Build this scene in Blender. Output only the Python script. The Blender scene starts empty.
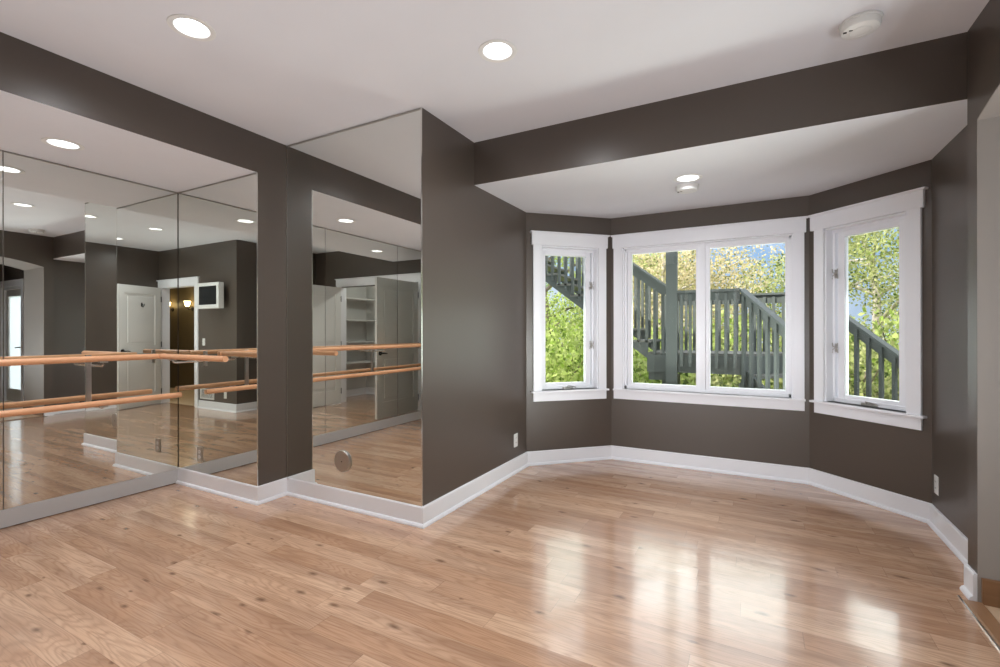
import bpy, bmesh, math, random
from mathutils import Vector, Matrix
random.seed(7)
SC = bpy.context.scene
COL = SC.collection
R = math.radians

# ------------------------------------------------------------------ node helpers
def new_mat(name):
    m = bpy.data.materials.new(name); m.use_nodes = True
    nt = m.node_tree; nt.nodes.clear()
    out = nt.nodes.new('ShaderNodeOutputMaterial')
    return m, nt, out
def N(nt, kind, **kw):
    n = nt.nodes.new(kind)
    for k, v in kw.items():
        if k in n.inputs.keys(): n.inputs[k].default_value = v
        else: setattr(n, k, v)
    return n
def L(nt, a, b): nt.links.new(a, b)
def M(nt, op, a, b=None, c=None):
    n = nt.nodes.new('ShaderNodeMath'); n.operation = op
    for i, x in enumerate((a, b, c)):
        if x is None: continue
        if isinstance(x, (int, float)): n.inputs[i].default_value = x
        else: nt.links.new(x, n.inputs[i])
    return n.outputs[0]
def mixc(nt, fac, a, b, blend='MIX'):
    n = nt.nodes.new('ShaderNodeMix'); n.data_type = 'RGBA'; n.blend_type = blend
    for s, x in ((n.inputs[0], fac), (n.inputs[6], a), (n.inputs[7], b)):
        if isinstance(x, (int, float)): s.default_value = x
        elif isinstance(x, tuple): s.default_value = (*x, 1) if len(x) == 3 else x
        else: nt.links.new(x, s)
    return n.outputs[2]
def srgb(r, g, b):
    f = lambda c: (c/255/12.92) if c/255 <= .04045 else ((c/255+.055)/1.055)**2.4
    return (f(r), f(g), f(b))

def paint(name, col, rough=.5, spec=.5, metallic=0, bump=0, scale=120, vary=.03, coat=0):
    m, nt, out = new_mat(name)
    p = N(nt, 'ShaderNodeBsdfPrincipled', Roughness=rough, Metallic=metallic)
    p.inputs['Specular IOR Level'].default_value = spec
    p.inputs['Coat Weight'].default_value = coat
    g = N(nt, 'ShaderNodeNewGeometry')
    n = N(nt, 'ShaderNodeTexNoise', Scale=3.0, Detail=3.0)
    L(nt, g.outputs['Position'], n.inputs['Vector'])
    dk = tuple(c*(1-vary) for c in col); lt = tuple(min(1, c*(1+vary)) for c in col)
    L(nt, mixc(nt, n.outputs['Fac'], dk, lt), p.inputs['Base Color'])
    if bump:
        b = N(nt, 'ShaderNodeBump', Strength=bump, Distance=.002)
        n2 = N(nt, 'ShaderNodeTexNoise', Scale=scale, Detail=2.0)
        L(nt, g.outputs['Position'], n2.inputs['Vector'])
        L(nt, n2.outputs['Fac'], b.inputs['Height']); L(nt, b.outputs[0], p.inputs['Normal'])
    L(nt, p.outputs[0], out.inputs[0])
    return m

def emissive(name, col, s):
    m, nt, out = new_mat(name)
    e = N(nt, 'ShaderNodeEmission', Color=(*col, 1), Strength=s)
    L(nt, e.outputs[0], out.inputs[0]); return m

def mirror_mat():
    m, nt, out = new_mat('mirror_glass')
    p = N(nt, 'ShaderNodeBsdfPrincipled', Roughness=0.0, Metallic=1.0)
    n = N(nt, 'ShaderNodeTexNoise', Scale=.7)
    L(nt, mixc(nt, n.outputs['Fac'], (.82, .838, .805), (.835, .853, .82)), p.inputs['Base Color'])
    L(nt, p.outputs[0], out.inputs[0]); return m

def glass_mat():
    m, nt, out = new_mat('window_glass')
    t = N(nt, 'ShaderNodeBsdfTransparent', Color=(.96, .975, .965, 1))
    g = N(nt, 'ShaderNodeBsdfGlossy', Roughness=0.0)
    f = N(nt, 'ShaderNodeFresnel', IOR=1.45)
    x = N(nt, 'ShaderNodeMixShader')
    L(nt, f.outputs[0], x.inputs[0]); L(nt, t.outputs[0], x.inputs[1]); L(nt, g.outputs[0], x.inputs[2])
    L(nt, x.outputs[0], out.inputs[0]); return m

def frost_mat():
    m, nt, out = new_mat('frosted_pane')
    t = N(nt, 'ShaderNodeBsdfTranslucent', Color=(.9, .93, .97, 1)); d = N(nt, 'ShaderNodeBsdfTransparent', Color=(.9, .93, .97, 1))
    x = N(nt, 'ShaderNodeMixShader'); x.inputs[0].default_value = .25
    L(nt, t.outputs[0], x.inputs[1]); L(nt, d.outputs[0], x.inputs[2]); L(nt, x.outputs[0], out.inputs[0]); return m

def floor_mat():
    m, nt, out = new_mat('oak_laminate')
    g = N(nt, 'ShaderNodeNewGeometry')
    s = N(nt, 'ShaderNodeSeparateXYZ'); L(nt, g.outputs['Position'], s.inputs[0])
    x, y = s.outputs[0], s.outputs[1]
    W = .1215
    v = M(nt, 'DIVIDE', M(nt, 'ADD', y, 3.13-.002), W)
    row = M(nt, 'FLOOR', v); fv = M(nt, 'FRACT', v)
    wn = N(nt, 'ShaderNodeTexWhiteNoise', noise_dimensions='1D'); L(nt, row, wn.inputs['W'])
    wn2 = N(nt, 'ShaderNodeTexWhiteNoise', noise_dimensions='1D'); L(nt, M(nt, 'ADD', row, 91.3), wn2.inputs['W'])
    ln = M(nt, 'ADD', M(nt, 'MULTIPLY', wn2.outputs['Value'], .55), .62)
    u = M(nt, 'DIVIDE', M(nt, 'ADD', x, M(nt, 'MULTIPLY', wn.outputs['Value'], 7.0)), ln)
    u = M(nt, 'ADD', u, 40.0)
    blk = M(nt, 'FLOOR', u); fu = M(nt, 'FRACT', u)
    idv = N(nt, 'ShaderNodeCombineXYZ'); L(nt, row, idv.inputs[0]); L(nt, blk, idv.inputs[1])
    rnd = N(nt, 'ShaderNodeTexWhiteNoise', noise_dimensions='3D'); L(nt, idv.outputs[0], rnd.inputs['Vector'])
    rs = N(nt, 'ShaderNodeSeparateColor'); L(nt, rnd.outputs['Color'], rs.inputs[0])
    # local coordinates, different on each block
    loc = N(nt, 'ShaderNodeCombineXYZ')
    L(nt, M(nt, 'ADD', M(nt, 'MULTIPLY', x, .12), M(nt, 'MULTIPLY', rs.outputs[0], 37)), loc.inputs[0])
    L(nt, M(nt, 'ADD', y, M(nt, 'MULTIPLY', rs.outputs[1], 23)), loc.inputs[1])
    L(nt, M(nt, 'MULTIPLY', rs.outputs[2], 11), loc.inputs[2])
    # cathedral grain
    wr = N(nt, 'ShaderNodeTexNoise', Scale=7.0, Detail=2.0, Roughness=.5); L(nt, loc.outputs[0], wr.inputs['Vector'])
    rings = M(nt, 'SINE', M(nt, 'MULTIPLY', wr.outputs['Fac'], 150.0))
    rings = M(nt, 'POWER', M(nt, 'MULTIPLY_ADD', rings, .5, .5), 2.5)
    fine = N(nt, 'ShaderNodeTexNoise', Scale=140.0, Detail=4.0, Roughness=.65)
    loc2 = N(nt, 'ShaderNodeVectorMath', operation='MULTIPLY'); L(nt, loc.outputs[0], loc2.inputs[0]); loc2.inputs[1].default_value = (.35, 1, 1)
    L(nt, loc2.outputs[0], fine.inputs['Vector'])
    patch = N(nt, 'ShaderNodeTexNoise', Scale=9.0, Detail=3.0); L(nt, loc.outputs[0], patch.inputs['Vector'])
    # knots
    kv = N(nt, 'ShaderNodeCombineXYZ')
    L(nt, M(nt, 'ADD', M(nt, 'MULTIPLY', x, 3.0), M(nt, 'MULTIPLY', rs.outputs[1], 5)), kv.inputs[0])
    L(nt, M(nt, 'MULTIPLY', y, 7.0), kv.inputs[1])
    vor = N(nt, 'ShaderNodeTexVoronoi', voronoi_dimensions='2D', Scale=1.0, Randomness=1.0); L(nt, kv.outputs[0], vor.inputs['Vector'])
    ks = N(nt, 'ShaderNodeSeparateColor'); L(nt, vor.outputs['Color'], ks.inputs[0])
    wob = N(nt, 'ShaderNodeTexNoise', Scale=26.0, Detail=2.0); L(nt, g.outputs['Position'], wob.inputs['Vector'])
    kd = M(nt, 'ADD', vor.outputs['Distance'], M(nt, 'MULTIPLY', M(nt, 'SUBTRACT', wob.outputs['Fac'], .5), .10))
    kd = M(nt, 'DIVIDE', kd, M(nt, 'MULTIPLY_ADD', ks.outputs[1], 1.1, .45))
    kn = N(nt, 'ShaderNodeMapRange'); L(nt, kd, kn.inputs[0])
    kn.inputs[1].default_value = .015; kn.inputs[2].default_value = .10; kn.inputs[3].default_value = 1; kn.inputs[4].default_value = 0
    kn_f = M(nt, 'MULTIPLY', kn.outputs[0], M(nt, 'GREATER_THAN', ks.outputs[0], .70))
    pm = N(nt, 'ShaderNodeMapRange'); L(nt, patch.outputs['Fac'], pm.inputs[0]); pm.inputs[1].default_value = .42; pm.inputs[2].default_value = .72
    # colour
    a, b = srgb(196, 153, 121), srgb(223, 185, 154)
    c = mixc(nt, rs.outputs[0], a, b)
    c = mixc(nt, M(nt, 'MULTIPLY', pm.outputs[0], .62), c, srgb(146, 104, 78))
    c = mixc(nt, M(nt, 'MULTIPLY', rings, .30), c, srgb(146, 103, 74))
    ff = N(nt, 'ShaderNodeMapRange'); L(nt, fine.outputs['Fac'], ff.inputs[0]); ff.inputs[1].default_value = .5; ff.inputs[2].default_value = .75
    c = mixc(nt, M(nt, 'MULTIPLY', ff.outputs[0], .55), c, srgb(134, 96, 70))
    c = mixc(nt, M(nt, 'MULTIPLY', kn_f, .75), c, srgb(98, 66, 45))
    # seams
    e = lambda f, w: M(nt, 'MAXIMUM', M(nt, 'LESS_THAN', f, w), M(nt, 'GREATER_THAN', f, 1-w))
    seam = M(nt, 'MAXIMUM', e(fv, .008), e(fu, .0014))
    c = mixc(nt, M(nt, 'MULTIPLY', seam, .35), c, srgb(90, 62, 42))
    p = N(nt, 'ShaderNodeBsdfPrincipled', Roughness=.26)
    p.inputs['Specular IOR Level'].default_value = .55
    p.inputs['Coat Weight'].default_value = .8; p.inputs['Coat Roughness'].default_value = .10; p.inputs['Coat IOR'].default_value = 1.5
    L(nt, c, p.inputs['Base Color'])
    # every board lies at a very slightly different tilt
    pid = N(nt, 'ShaderNodeCombineXYZ'); L(nt, M(nt, 'FLOOR', M(nt, 'DIVIDE', row, 2)), pid.inputs[0])
    L(nt, M(nt, 'FLOOR', M(nt, 'MULTIPLY', u, .55)), pid.inputs[1])
    pr = N(nt, 'ShaderNodeTexWhiteNoise', noise_dimensions='3D'); L(nt, pid.outputs[0], pr.inputs['Vector'])
    t = N(nt, 'ShaderNodeVectorMath', operation='SUBTRACT'); L(nt, pr.outputs['Color'], t.inputs[0]); t.inputs[1].default_value = (.5, .5, .5)
    t2 = N(nt, 'ShaderNodeVectorMath', operation='MULTIPLY'); L(nt, t.outputs[0], t2.inputs[0]); t2.inputs[1].default_value = (.012, .018, 0)
    bp = N(nt, 'ShaderNodeBump', Strength=.06, Distance=.001); L(nt, fine.outputs['Fac'], bp.inputs['Height'])
    t3 = N(nt, 'ShaderNodeVectorMath', operation='ADD'); L(nt, t2.outputs[0], t3.inputs[0]); L(nt, bp.outputs[0], t3.inputs[1])
    t4 = N(nt, 'ShaderNodeVectorMath', operation='NORMALIZE'); L(nt, t3.outputs[0], t4.inputs[0])
    L(nt, t4.outputs[0], p.inputs['Normal']); L(nt, t4.outputs[0], p.inputs['Coat Normal'])
    L(nt, p.outputs[0], out.inputs[0]); return m

def wood_mat(name, c1, c2, axis=1, rough=.35):
    m, nt, out = new_mat(name)
    g = N(nt, 'ShaderNodeNewGeometry')
    mp = N(nt, 'ShaderNodeVectorMath', operation='MULTIPLY'); L(nt, g.outputs['Position'], mp.inputs[0])
    sc = [60, 60, 60]; sc[axis] = 3
    mp.inputs[1].default_value = sc
    n = N(nt, 'ShaderNodeTexNoise', Scale=1.0, Detail=4.0); L(nt, mp.outputs[0], n.inputs['Vector'])
    p = N(nt, 'ShaderNodeBsdfPrincipled', Roughness=rough)
    L(nt, mixc(nt, n.outputs['Fac'], c1, c2), p.inputs['Base Color'])
    L(nt, p.outputs[0], out.inputs[0]); return m

def tile_mat():
    m, nt, out = new_mat('stone_tile')
    g = N(nt, 'ShaderNodeNewGeometry')
    b = N(nt, 'ShaderNodeTexBrick', Scale=1.0); b.offset = 0
    b.inputs['Brick Width'].default_value = .45; b.inputs['Row Height'].default_value = .45; b.inputs['Mortar Size'].default_value = .004
    b.inputs['Color1'].default_value = (*srgb(216, 190, 160), 1); b.inputs['Color2'].default_value = (*srgb(206, 178, 148), 1)
    b.inputs['Mortar'].default_value = (*srgb(150, 128, 105), 1)
    L(nt, g.outputs['Position'], b.inputs['Vector'])
    p = N(nt, 'ShaderNodeBsdfPrincipled', Roughness=.35); L(nt, b.outputs['Color'], p.inputs['Base Color'])
    L(nt, p.outputs[0], out.inputs[0]); return m

def leaf_mat(name, cols, trans=.45):
    m, nt, out = new_mat(name)
    g = N(nt, 'ShaderNodeNewGeometry')
    r = N(nt, 'ShaderNodeValToRGB'); L(nt, g.outputs['Random Per Island'], r.inputs[0])
    el = r.color_ramp.elements
    for i, c in enumerate(cols):
        e = el[i] if i < 2 else el.new(.5)
        e.position = i/(len(cols)-1); e.color = (*c, 1)
    d = N(nt, 'ShaderNodeBsdfDiffuse'); t = N(nt, 'ShaderNodeBsdfTranslucent'); x = N(nt, 'ShaderNodeMixShader'); x.inputs[0].default_value = trans
    L(nt, r.outputs[0], d.inputs[0]); L(nt, r.outputs[0], t.inputs[0])
    L(nt, d.outputs[0], x.inputs[1]); L(nt, t.outputs[0], x.inputs[2]); L(nt, x.outputs[0], out.inputs[0]); return m

WALLC = (.083, .064, .051)
MT = dict(
    wall=paint('taupe_eggshell_wall', WALLC, .36, .75, bump=.04, scale=260),
    ceil=paint('flat_white_ceiling', (.75, .755, .79), .9, .2, bump=.05, scale=200),
    trim=paint('white_semigloss_trim', (.85, .855, .89), .3, .5, vary=.01),
    shaded_trim=paint('shade_grey_base', (.54, .54, .54), .35, .5, vary=.03),  # white alcove base, its shade put into this grey
    jamb=paint('greige_jamb_paint', (.36, .33, .30), .6, .4),
    door=paint('white_door_paint', (.74, .735, .71), .35, .5, vary=.01),
    floor=floor_mat(), mirror=mirror_mat(), glass=glass_mat(), tile=tile_mat(),
    chrome=paint('polished_channel', (.75, .75, .72), .18, .5, 1, vary=.02),
    steel=paint('brushed_steel', (.50, .48, .45), .3, .5, 1, vary=.06),
    dark=paint('dark_bronze', (.03, .028, .026), .4, .5, .6),
    plastic=paint('white_plastic', (.78, .78, .76), .4, .5, vary=.01),
    slot=paint('black_slot', (.02, .02, .02), .6, .3),
    screen=paint('dark_screen', (.018, .02, .022), .12, .6),
    barre=wood_mat('beech_barre', srgb(222, 160, 118), srgb(236, 184, 142), 1, .32),
    barrex=wood_mat('beech_barre_cross', srgb(222, 160, 118), srgb(236, 184, 142), 0, .32),
    oak=wood_mat('oak_base', srgb(128, 92, 62), srgb(152, 114, 80), 0, .4),
    oaky=wood_mat('oak_threshold', srgb(140, 102, 72), srgb(168, 130, 98), 1, .35),
    deck=paint('grey_deck_paint', srgb(98, 104, 102), .6, .4, vary=.08),
    tread=paint('weathered_tread', srgb(124, 124, 119), .7, .3, vary=.1),
    bark=paint('grey_bark', (.20, .165, .13), .9, .2, vary=.3),
    birch=paint('pale_bark', (.52, .47, .41), .9, .2, vary=.2),
    ground=paint('leafy_ground', (.17, .19, .06), .95, .1, vary=.5),
    siding=paint('house_siding', (.35, .36, .36), .7, .3),
    hall=paint('olive_hall_wall', (.17, .13, .075), .5, .4),
    frost=frost_mat(),
    lens=emissive('lamp_lens', (.97, .975, 1), 12),
    baffle=paint('white_baffle', (.9, .9, .9), .4, .5, vary=.01),
    sconce=emissive('sconce_glow', (1, .74, .38), 14),
    leaf_g=leaf_mat('leaf_fresh_green', [(.10, .18, .02), (.66, .72, .30), (.34, .48, .09)], .5),
    leaf_m=leaf_mat('leaf_mid_green', [(.05, .10, .02), (.62, .62, .30), (.24, .32, .08)], .45),
    leaf_y=leaf_mat('leaf_autumn', [(.16, .19, .05), (.80, .66, .46), (.46, .44, .18)], .4),
)

# ------------------------------------------------------------------ mesh helpers
class MB:
    def __init__(s): s.b = bmesh.new()
    def box(s, x0, y0, z0, x1, y1, z1, mat=None):
        if x0 > x1: x0, x1 = x1, x0
        if y0 > y1: y0, y1 = y1, y0
        if z0 > z1: z0, z1 = z1, z0
        P = [(x0,y0,z0),(x1,y0,z0),(x1,y1,z0),(x0,y1,z0),(x0,y0,z1),(x1,y0,z1),(x1,y1,z1),(x0,y1,z1)]
        v = [s.b.verts.new(mat @ Vector(p) if mat else p) for p in P]
        for f in ((0,3,2,1),(4,5,6,7),(0,1,5,4),(1,2,6,5),(2,3,7,6),(3,0,4,7)):
            s.b.faces.new([v[i] for i in f])
        return s
    def prism(s, poly, z0, z1, mat=None):
        a = [s.b.verts.new((mat or Matrix()) @ Vector((p[0], p[1], z0))) for p in poly]
        c = [s.b.verts.new((mat or Matrix()) @ Vector((p[0], p[1], z1))) for p in poly]
        n = len(poly)
        s.b.faces.new(a[::-1]); s.b.faces.new(c)
        for i in range(n): s.b.faces.new((a[i], a[(i+1) % n], c[(i+1) % n], c[i]))
        return s
    def lathe(s, prof, mat=None, seg=32):
        # prof: list of (r, z); closed with caps when r > 0 at the ends
        rings = []
        for r, z in prof:
            if r < 1e-6: rings.append([s.b.verts.new((mat or Matrix()) @ Vector((0, 0, z)))])
            else: rings.append([s.b.verts.new((mat or Matrix()) @ Vector((r*math.cos(2*math.pi*i/seg), r*math.sin(2*math.pi*i/seg), z))) for i in range(seg)])
        for A, B in zip(rings, rings[1:]):
            for i in range(seg):
                j = (i+1) % seg
                if len(A) == 1 and len(B) == 1: continue
                if len(A) == 1: f = (A[0], B[j], B[i])
                elif len(B) == 1: f = (A[i], A[j], B[0])
                else: f = (A[i], A[j], B[j], B[i])
                s.b.faces.new(f)
        return s
    def tube(s, pts, r, seg=12, cap=True):
        pts = [Vector(p) for p in pts]; rings = []
        rr = r if isinstance(r, (list, tuple)) else [r]*len(pts)
        for i, p in enumerate(pts):
            d = (pts[min(i+1, len(pts)-1)] - pts[max(i-1, 0)]).normalized()
            up = Vector((0, 0, 1)) if abs(d.z) < .95 else Vector((1, 0, 0))
            a = d.cross(up).normalized(); c = a.cross(d).normalized()
            rings.append([s.b.verts.new(p + (a*math.cos(2*math.pi*k/seg) + c*math.sin(2*math.pi*k/seg))*rr[i]) for k in range(seg)])
        for A, B in zip(rings, rings[1:]):
            for k in range(seg): s.b.faces.new((A[k], A[(k+1) % seg], B[(k+1) % seg], B[k]))
        if cap: s.b.faces.new(rings[0][::-1]); s.b.faces.new(rings[-1])
        return s
    def bar(s, a, b, w, h):
        # straight timber from a to b: w across (horizontal), h deep (in the vertical plane)
        a, b = Vector(a), Vector(b); d = (b-a).normalized()
        up = Vector((0, 0, 1)) if abs(d.z) < .95 else Vector((0, 1, 0))
        x = d.cross(up).normalized(); y = x.cross(d).normalized()
        v = []
        for p in (a, b):
            for i, j in ((-1,-1),(1,-1),(1,1),(-1,1)): v.append(s.b.verts.new(p + x*i*w/2 + y*j*h/2))
        for f in ((3,2,1,0),(4,5,6,7),(0,1,5,4),(1,2,6,5),(2,3,7,6),(3,0,4,7)): s.b.faces.new([v[i] for i in f])
        return s
    def obj(s, name, mat, parent=None, smooth=False, bevel=0, flat_angle=None):
        bmesh.ops.recalc_face_normals(s.b, faces=s.b.faces[:])
        me = bpy.data.meshes.new(name); s.b.to_mesh(me); s.b.free()
        me.materials.append(mat)
        if smooth:
            for p in me.polygons: p.use_smooth = True
            me.set_sharp_from_angle(angle=R(38))
        o = bpy.data.objects.new(name, me); COL.objects.link(o)
        if bevel:
            md = o.modifiers.new('bevel', 'BEVEL'); md.width = bevel; md.segments = 2; md.limit_method = 'ANGLE'
        if parent is not None:
            o.parent = parent
            if parent.type == 'EMPTY' or True:
                o.matrix_parent_inverse = Matrix.LocRotScale(parent_world(parent).to_translation(), parent_world(parent).to_quaternion(), None).inverted()
        return o
def parent_world(o):
    m = o.matrix_basis.copy()
    if o.parent: m = parent_world(o.parent) @ o.matrix_parent_inverse @ m
    return m
def tag(o, label=None, cat=None, group=None, kind=None):
    if label: o['label'] = label
    if cat: o['category'] = cat
    if group: o['group'] = group
    if kind: o['kind'] = kind
    return o
def thing(name, label, cat, loc, group=None, kind=None):
    o = bpy.data.objects.new(name, None); COL.objects.link(o); o.location = loc; o.empty_display_size = .1
    return tag(o, label, cat, group, kind)
def struct(o, label=None, cat=None): return tag(o, label, cat, None, 'structure')
def copy_tree(o, parent=None):
    c = o.copy(); COL.objects.link(c)
    if parent:
        c.parent = parent; c.matrix_parent_inverse = o.matrix_parent_inverse.copy()
    for ch in [x for x in o.children]: copy_tree(ch, c)
    return c

# ------------------------------------------------------------------ measured plan (metres, camera over the origin)
XP, YP, XL, YE, XA = -1.894, 2.443, -3.21, 2.196, -4.253
YB, XR, XQ = 3.095, .912, 1.025
ZC, ZS, ZB = 2.716, 2.434, 2.389
A, B = Vector((-1.894, 4.033)), Vector((-1.254, 4.658))
C, D = Vector((.401, 4.658)), Vector((1.025, 4.068))
YR, XT, YN = -.15, -1.36, -1.18          # rear wall, rear corner, closet wall
ZT = 2.86                                # walls run up past the ceiling

# ------------------------------------------------------------------ floor and ceilings
def slab(name, poly, z, mat, holes=(), seg=32, label=None, cat=None):
    bm = bmesh.new(); edges = []
    def loop(pts):
        vs = [bm.verts.new((p[0], p[1], z)) for p in pts]
        for i in range(len(vs)): edges.append(bm.edges.new((vs[i], vs[(i+1) % len(vs)])))
    loop(poly)
    for (hx, hy, hr) in holes:
        loop([(hx+hr*math.cos(2*math.pi*i/seg), hy+hr*math.sin(2*math.pi*i/seg)) for i in range(seg)])
    bmesh.ops.triangle_fill(bm, use_beauty=True, use_dissolve=False, edges=edges)
    for f in bm.faces:
        f.normal_update()
    me = bpy.data.meshes.new(name); bm.to_mesh(me); bm.free(); me.materials.append(mat)
    o = bpy.data.objects.new(name, me); COL.objects.link(o)
    return struct(o, label, cat)

fl = MB().prism([(-4.3,-2.45),(-1.3,-2.45),(-1.3,-.22),(.93,-.22),(.93,2.99),(1.06,2.99),(1.06,4.09),(.43,4.70),(-1.28,4.70),(-1.92,4.06),(-1.92,2.6),(-3.3,2.6),(-3.3,2.3),(-4.3,2.3)], -.1, 0).obj('floor', MT['floor'])
struct(fl, 'glossy knotty oak laminate floor laid in long boards', 'floor')
struct(MB().prism([(.931,-.2),(4.6,-.2),(4.6,3.4),(1.2,3.4),(1.2,2.989),(.931,2.989)], -.1, 0).obj('floor_adjoining', MT['tile']), 'beige tile floor beyond the arch', 'floor')
struct(MB().box(-1.3, -2.6, -.1, 3.4, -.22, 0).obj('floor_hall', MT['tile']), 'beige floor of the hall behind the rear doorway', 'floor')

CANS = [(-2.366,1.285,ZC),(-1.17,2.145,ZC),(.185,.783,ZC),(-1.09,.856,ZC),(-.428,3.702,ZB),(-3.783,1.29,ZS),(-3.70,-.27,ZS)]
HR = .078
slab('ceiling', [(XL-.05,-2.6),(3.4,-2.6),(3.4,YR-.06),(XR+.05,YR-.06),(XR+.05,YB+.04),(XP-.05,YB+.04),(XL-.05,YB+.04)], ZC, MT['ceil'], [(x,y,HR) for x,y,z in CANS if z == ZC], label='flat white ceiling of the studio', cat='ceiling')
slab('ceiling_bay', [(XP-.06,YB+.0004),(XQ+.06,YB+.0004),(XQ+.06,4.10),(.42,4.72),(-1.28,4.72),(XP-.06,4.09)], ZB, MT['ceil'], [(x,y,HR) for x,y,z in CANS if z == ZB], label='lower white ceiling over the window bay', cat='ceiling')
slab('ceiling_alcove', [(XA-.06,-1.25),(XL-.0004,-1.25),(XL-.0004,YE+.06),(XA-.06,YE+.06)], ZS, MT['ceil'], [(x,y,HR) for x,y,z in CANS if z == ZS], label='white soffit over the mirrored alcove', cat='ceiling')
slab('ceiling_adjoining', [(XR+.3,-.2),(4.6,-.2),(4.6,3.4),(XR+.3,3.4)], ZC+.003, MT['ceil'], label='white ceiling of the room beyond the arch', cat='ceiling')

# ------------------------------------------------------------------ walls
W = MT['wall']
struct(MB().box(XA-.2, -2.45, 0, XA-.007, YE+.02, ZT).obj('wall_left', W), 'taupe wall behind the mirrored alcove', 'wall')
struct(MB().prism([(XA-.2,YE+.007),(XL,YE+.007),(XL,YP+.007),(XP,YP+.007),(XP,A.y),(A.x-.13,A.y+.127),(XA-.2,A.y+.127)], 0, ZT).obj('wall_pier', W), 'taupe wall block jutting out beside the window bay', 'wall')
struct(MB().box(XL-.09, YN, ZS+.0004, XL, YE+.0069, ZT).obj('wall_header', W), 'dark taupe header over the mirrored alcove', 'wall')
struct(MB().box(XP-.05, YB, ZB+.0006, XQ+.1, YB+.12, ZT).obj('wall_beam', W), 'dark taupe beam across the mouth of the window bay', 'wall')

def frame_matrix(P, Q):
    t = (Q-P).normalized(); n = Vector((-t.y, t.x))
    return Matrix(((t.x, n.x, 0, P.x), (t.y, n.y, 0, P.y), (0, 0, 1, 0), (0, 0, 0, 1))), (Q-P).length
TH = .17
def bay_wall(name, P, Q, s0, s1, z0, z1, label):
    m, ln = frame_matrix(P, Q)
    e = .07
    b = MB()
    b.prism([(0,0),(s0,0),(s0,TH),(-e,TH)], 0, ZT, m)
    b.prism([(s1,0),(ln,0),(ln+e,TH),(s1,TH)], 0, ZT, m)
    b.box(s0, 0, 0, s1, TH, z0, m); b.box(s0, 0, z1, s1, TH, ZT, m)
    return struct(b.obj(name, W), label, 'wall')
bay_wall('wall_bay_left', A, B, .147, .748, .70, 2.085, 'taupe angled wall at the left of the bay')
bay_wall('wall_bay_centre', B, C, .114, 1.541, .70, 2.085, 'taupe middle wall of the bay under the double window')
bay_wall('wall_bay_right', C, D, .133, .722, .70, 2.085, 'taupe angled wall at the right of the bay')
struct(MB().prism([(XQ,YB+.005),(XQ+.3,YB+.005),(XQ+.3,4.25),(XQ+.117,4.19),(XQ,D.y)], 0, ZT).obj('wall_bay_side', W), 'taupe side wall of the bay beside the archway', 'wall')

# right wall with the arch (opening from YA0 to YA1, segmental head)
YA0, YA1, ZSP, RISE = 1.44, 2.985, 2.247, .115
half = (YA1-YA0)/2; RAD = (half**2+RISE**2)/(2*RISE); cyA = (YA0+YA1)/2
arc = [(cyA+half*math.cos(math.pi*i/24), 0) for i in range(25)]
arc = [(y, ZSP+RISE-RAD+math.sqrt(max(0, RAD**2-(y-cyA)**2))) for y, _ in arc]      # from YA1 down to YA0
XJ = 1.65
outline = [(YR-.02,0),(YR-.02,ZT),(YB,ZT),(YB,0),(YA1,0)] + arc + [(YA0,0)]
mx = Matrix(((0,0,1,0),(1,0,0,0),(0,1,0,0),(0,0,0,1)))        # (y, z, x) -> world
wr = MB().prism(outline, XR, XJ, mx).obj('wall_right', W)
struct(wr, 'taupe right wall with a wide arched opening', 'wall')
# painted lining of the arch (its own lighter colour)
lin_out = [(YA1,0.0)] + arc + [(YA0,0.0)]
def inset(p, d):
    y, z = p
    if z < .01: return (y - d if y > cyA else y + d, z)
    v = Vector((y-cyA, z-(ZSP+RISE-RAD))).normalized()
    return (y-v.x*d if abs(y-cyA) < half-.01 else (y-d if y > cyA else y+d), z-v.y*d)
lin = MB(); b = lin.b
pr = [(p, inset(p, .006)) for p in lin_out]
rings = [[b.verts.new((x, q[0], q[1])) for q in (p0, p1) for x in (XR+.0006, XJ)] for p0, p1 in pr]
for r0, r1 in zip(rings, rings[1:]):
    for i, j in ((0,1),(1,3),(3,2),(2,0)): b.faces.new((r0[i], r0[j], r1[j], r1[i]))
struct(lin.obj('trim_arch', MT['jamb']), 'greige painted jambs and head inside the archway', 'jamb')

# rear wall with a doorway
DX0, DX1, DZ = -.245, .80, 2.06
b = MB(); b.box(XT, YR-.12, 0, DX0, YR, ZT); b.box(DX1, YR-.12, 0, XR+.02, YR, ZT); b.box(DX0, YR-.12, DZ, DX1, YR, ZT)
struct(b.obj('wall_rear', W), 'taupe rear wall seen in the mirrors with a doorway', 'wall')
struct(MB().box(XT, YN-.1, 0, XT+.1, YR-.12, ZT).obj('wall_rear_side', W), 'taupe return wall beside the closet', 'wall')
CX0, CX1 = -3.76, -2.0
b = MB(); b.box(XA-.01, YN-.1, 0, CX0, YN, ZT); b.box(CX1, YN-.1, 0, XT, YN, ZT); b.box(CX0, YN-.1, DZ, CX1, YN, ZT)
struct(b.obj('wall_closet', W), 'taupe wall around the double closet doorway', 'wall')
ci = paint('closet_paint', (.62, .61, .58), .6, .3)
b = MB(); b.box(-1.5, -2.45, 0, -1.4, YN-.1, ZT); b.box(XA-.01, -2.45, 0, -1.5, -2.32, ZT); b.box(XA-.01, -2.32, 2.45, -1.5, YN-.1, 2.5)
struct(b.obj('wall_closet_inside', ci), 'pale inside walls of the closet', 'wall')
# hall behind the doorway
b = MB(); b.box(-1.25, -1.62, 0, 3.4, -1.5, ZT); b.box(3.3, -1.5, 0, 3.4, YR-.12, ZT); b.box(XR+.02, YR-.12, 0, 4.6, YR-.02, ZT)
struct(b.obj('wall_hall', MT['hall']), 'olive hall walls behind the rear doorway', 'wall')
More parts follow.
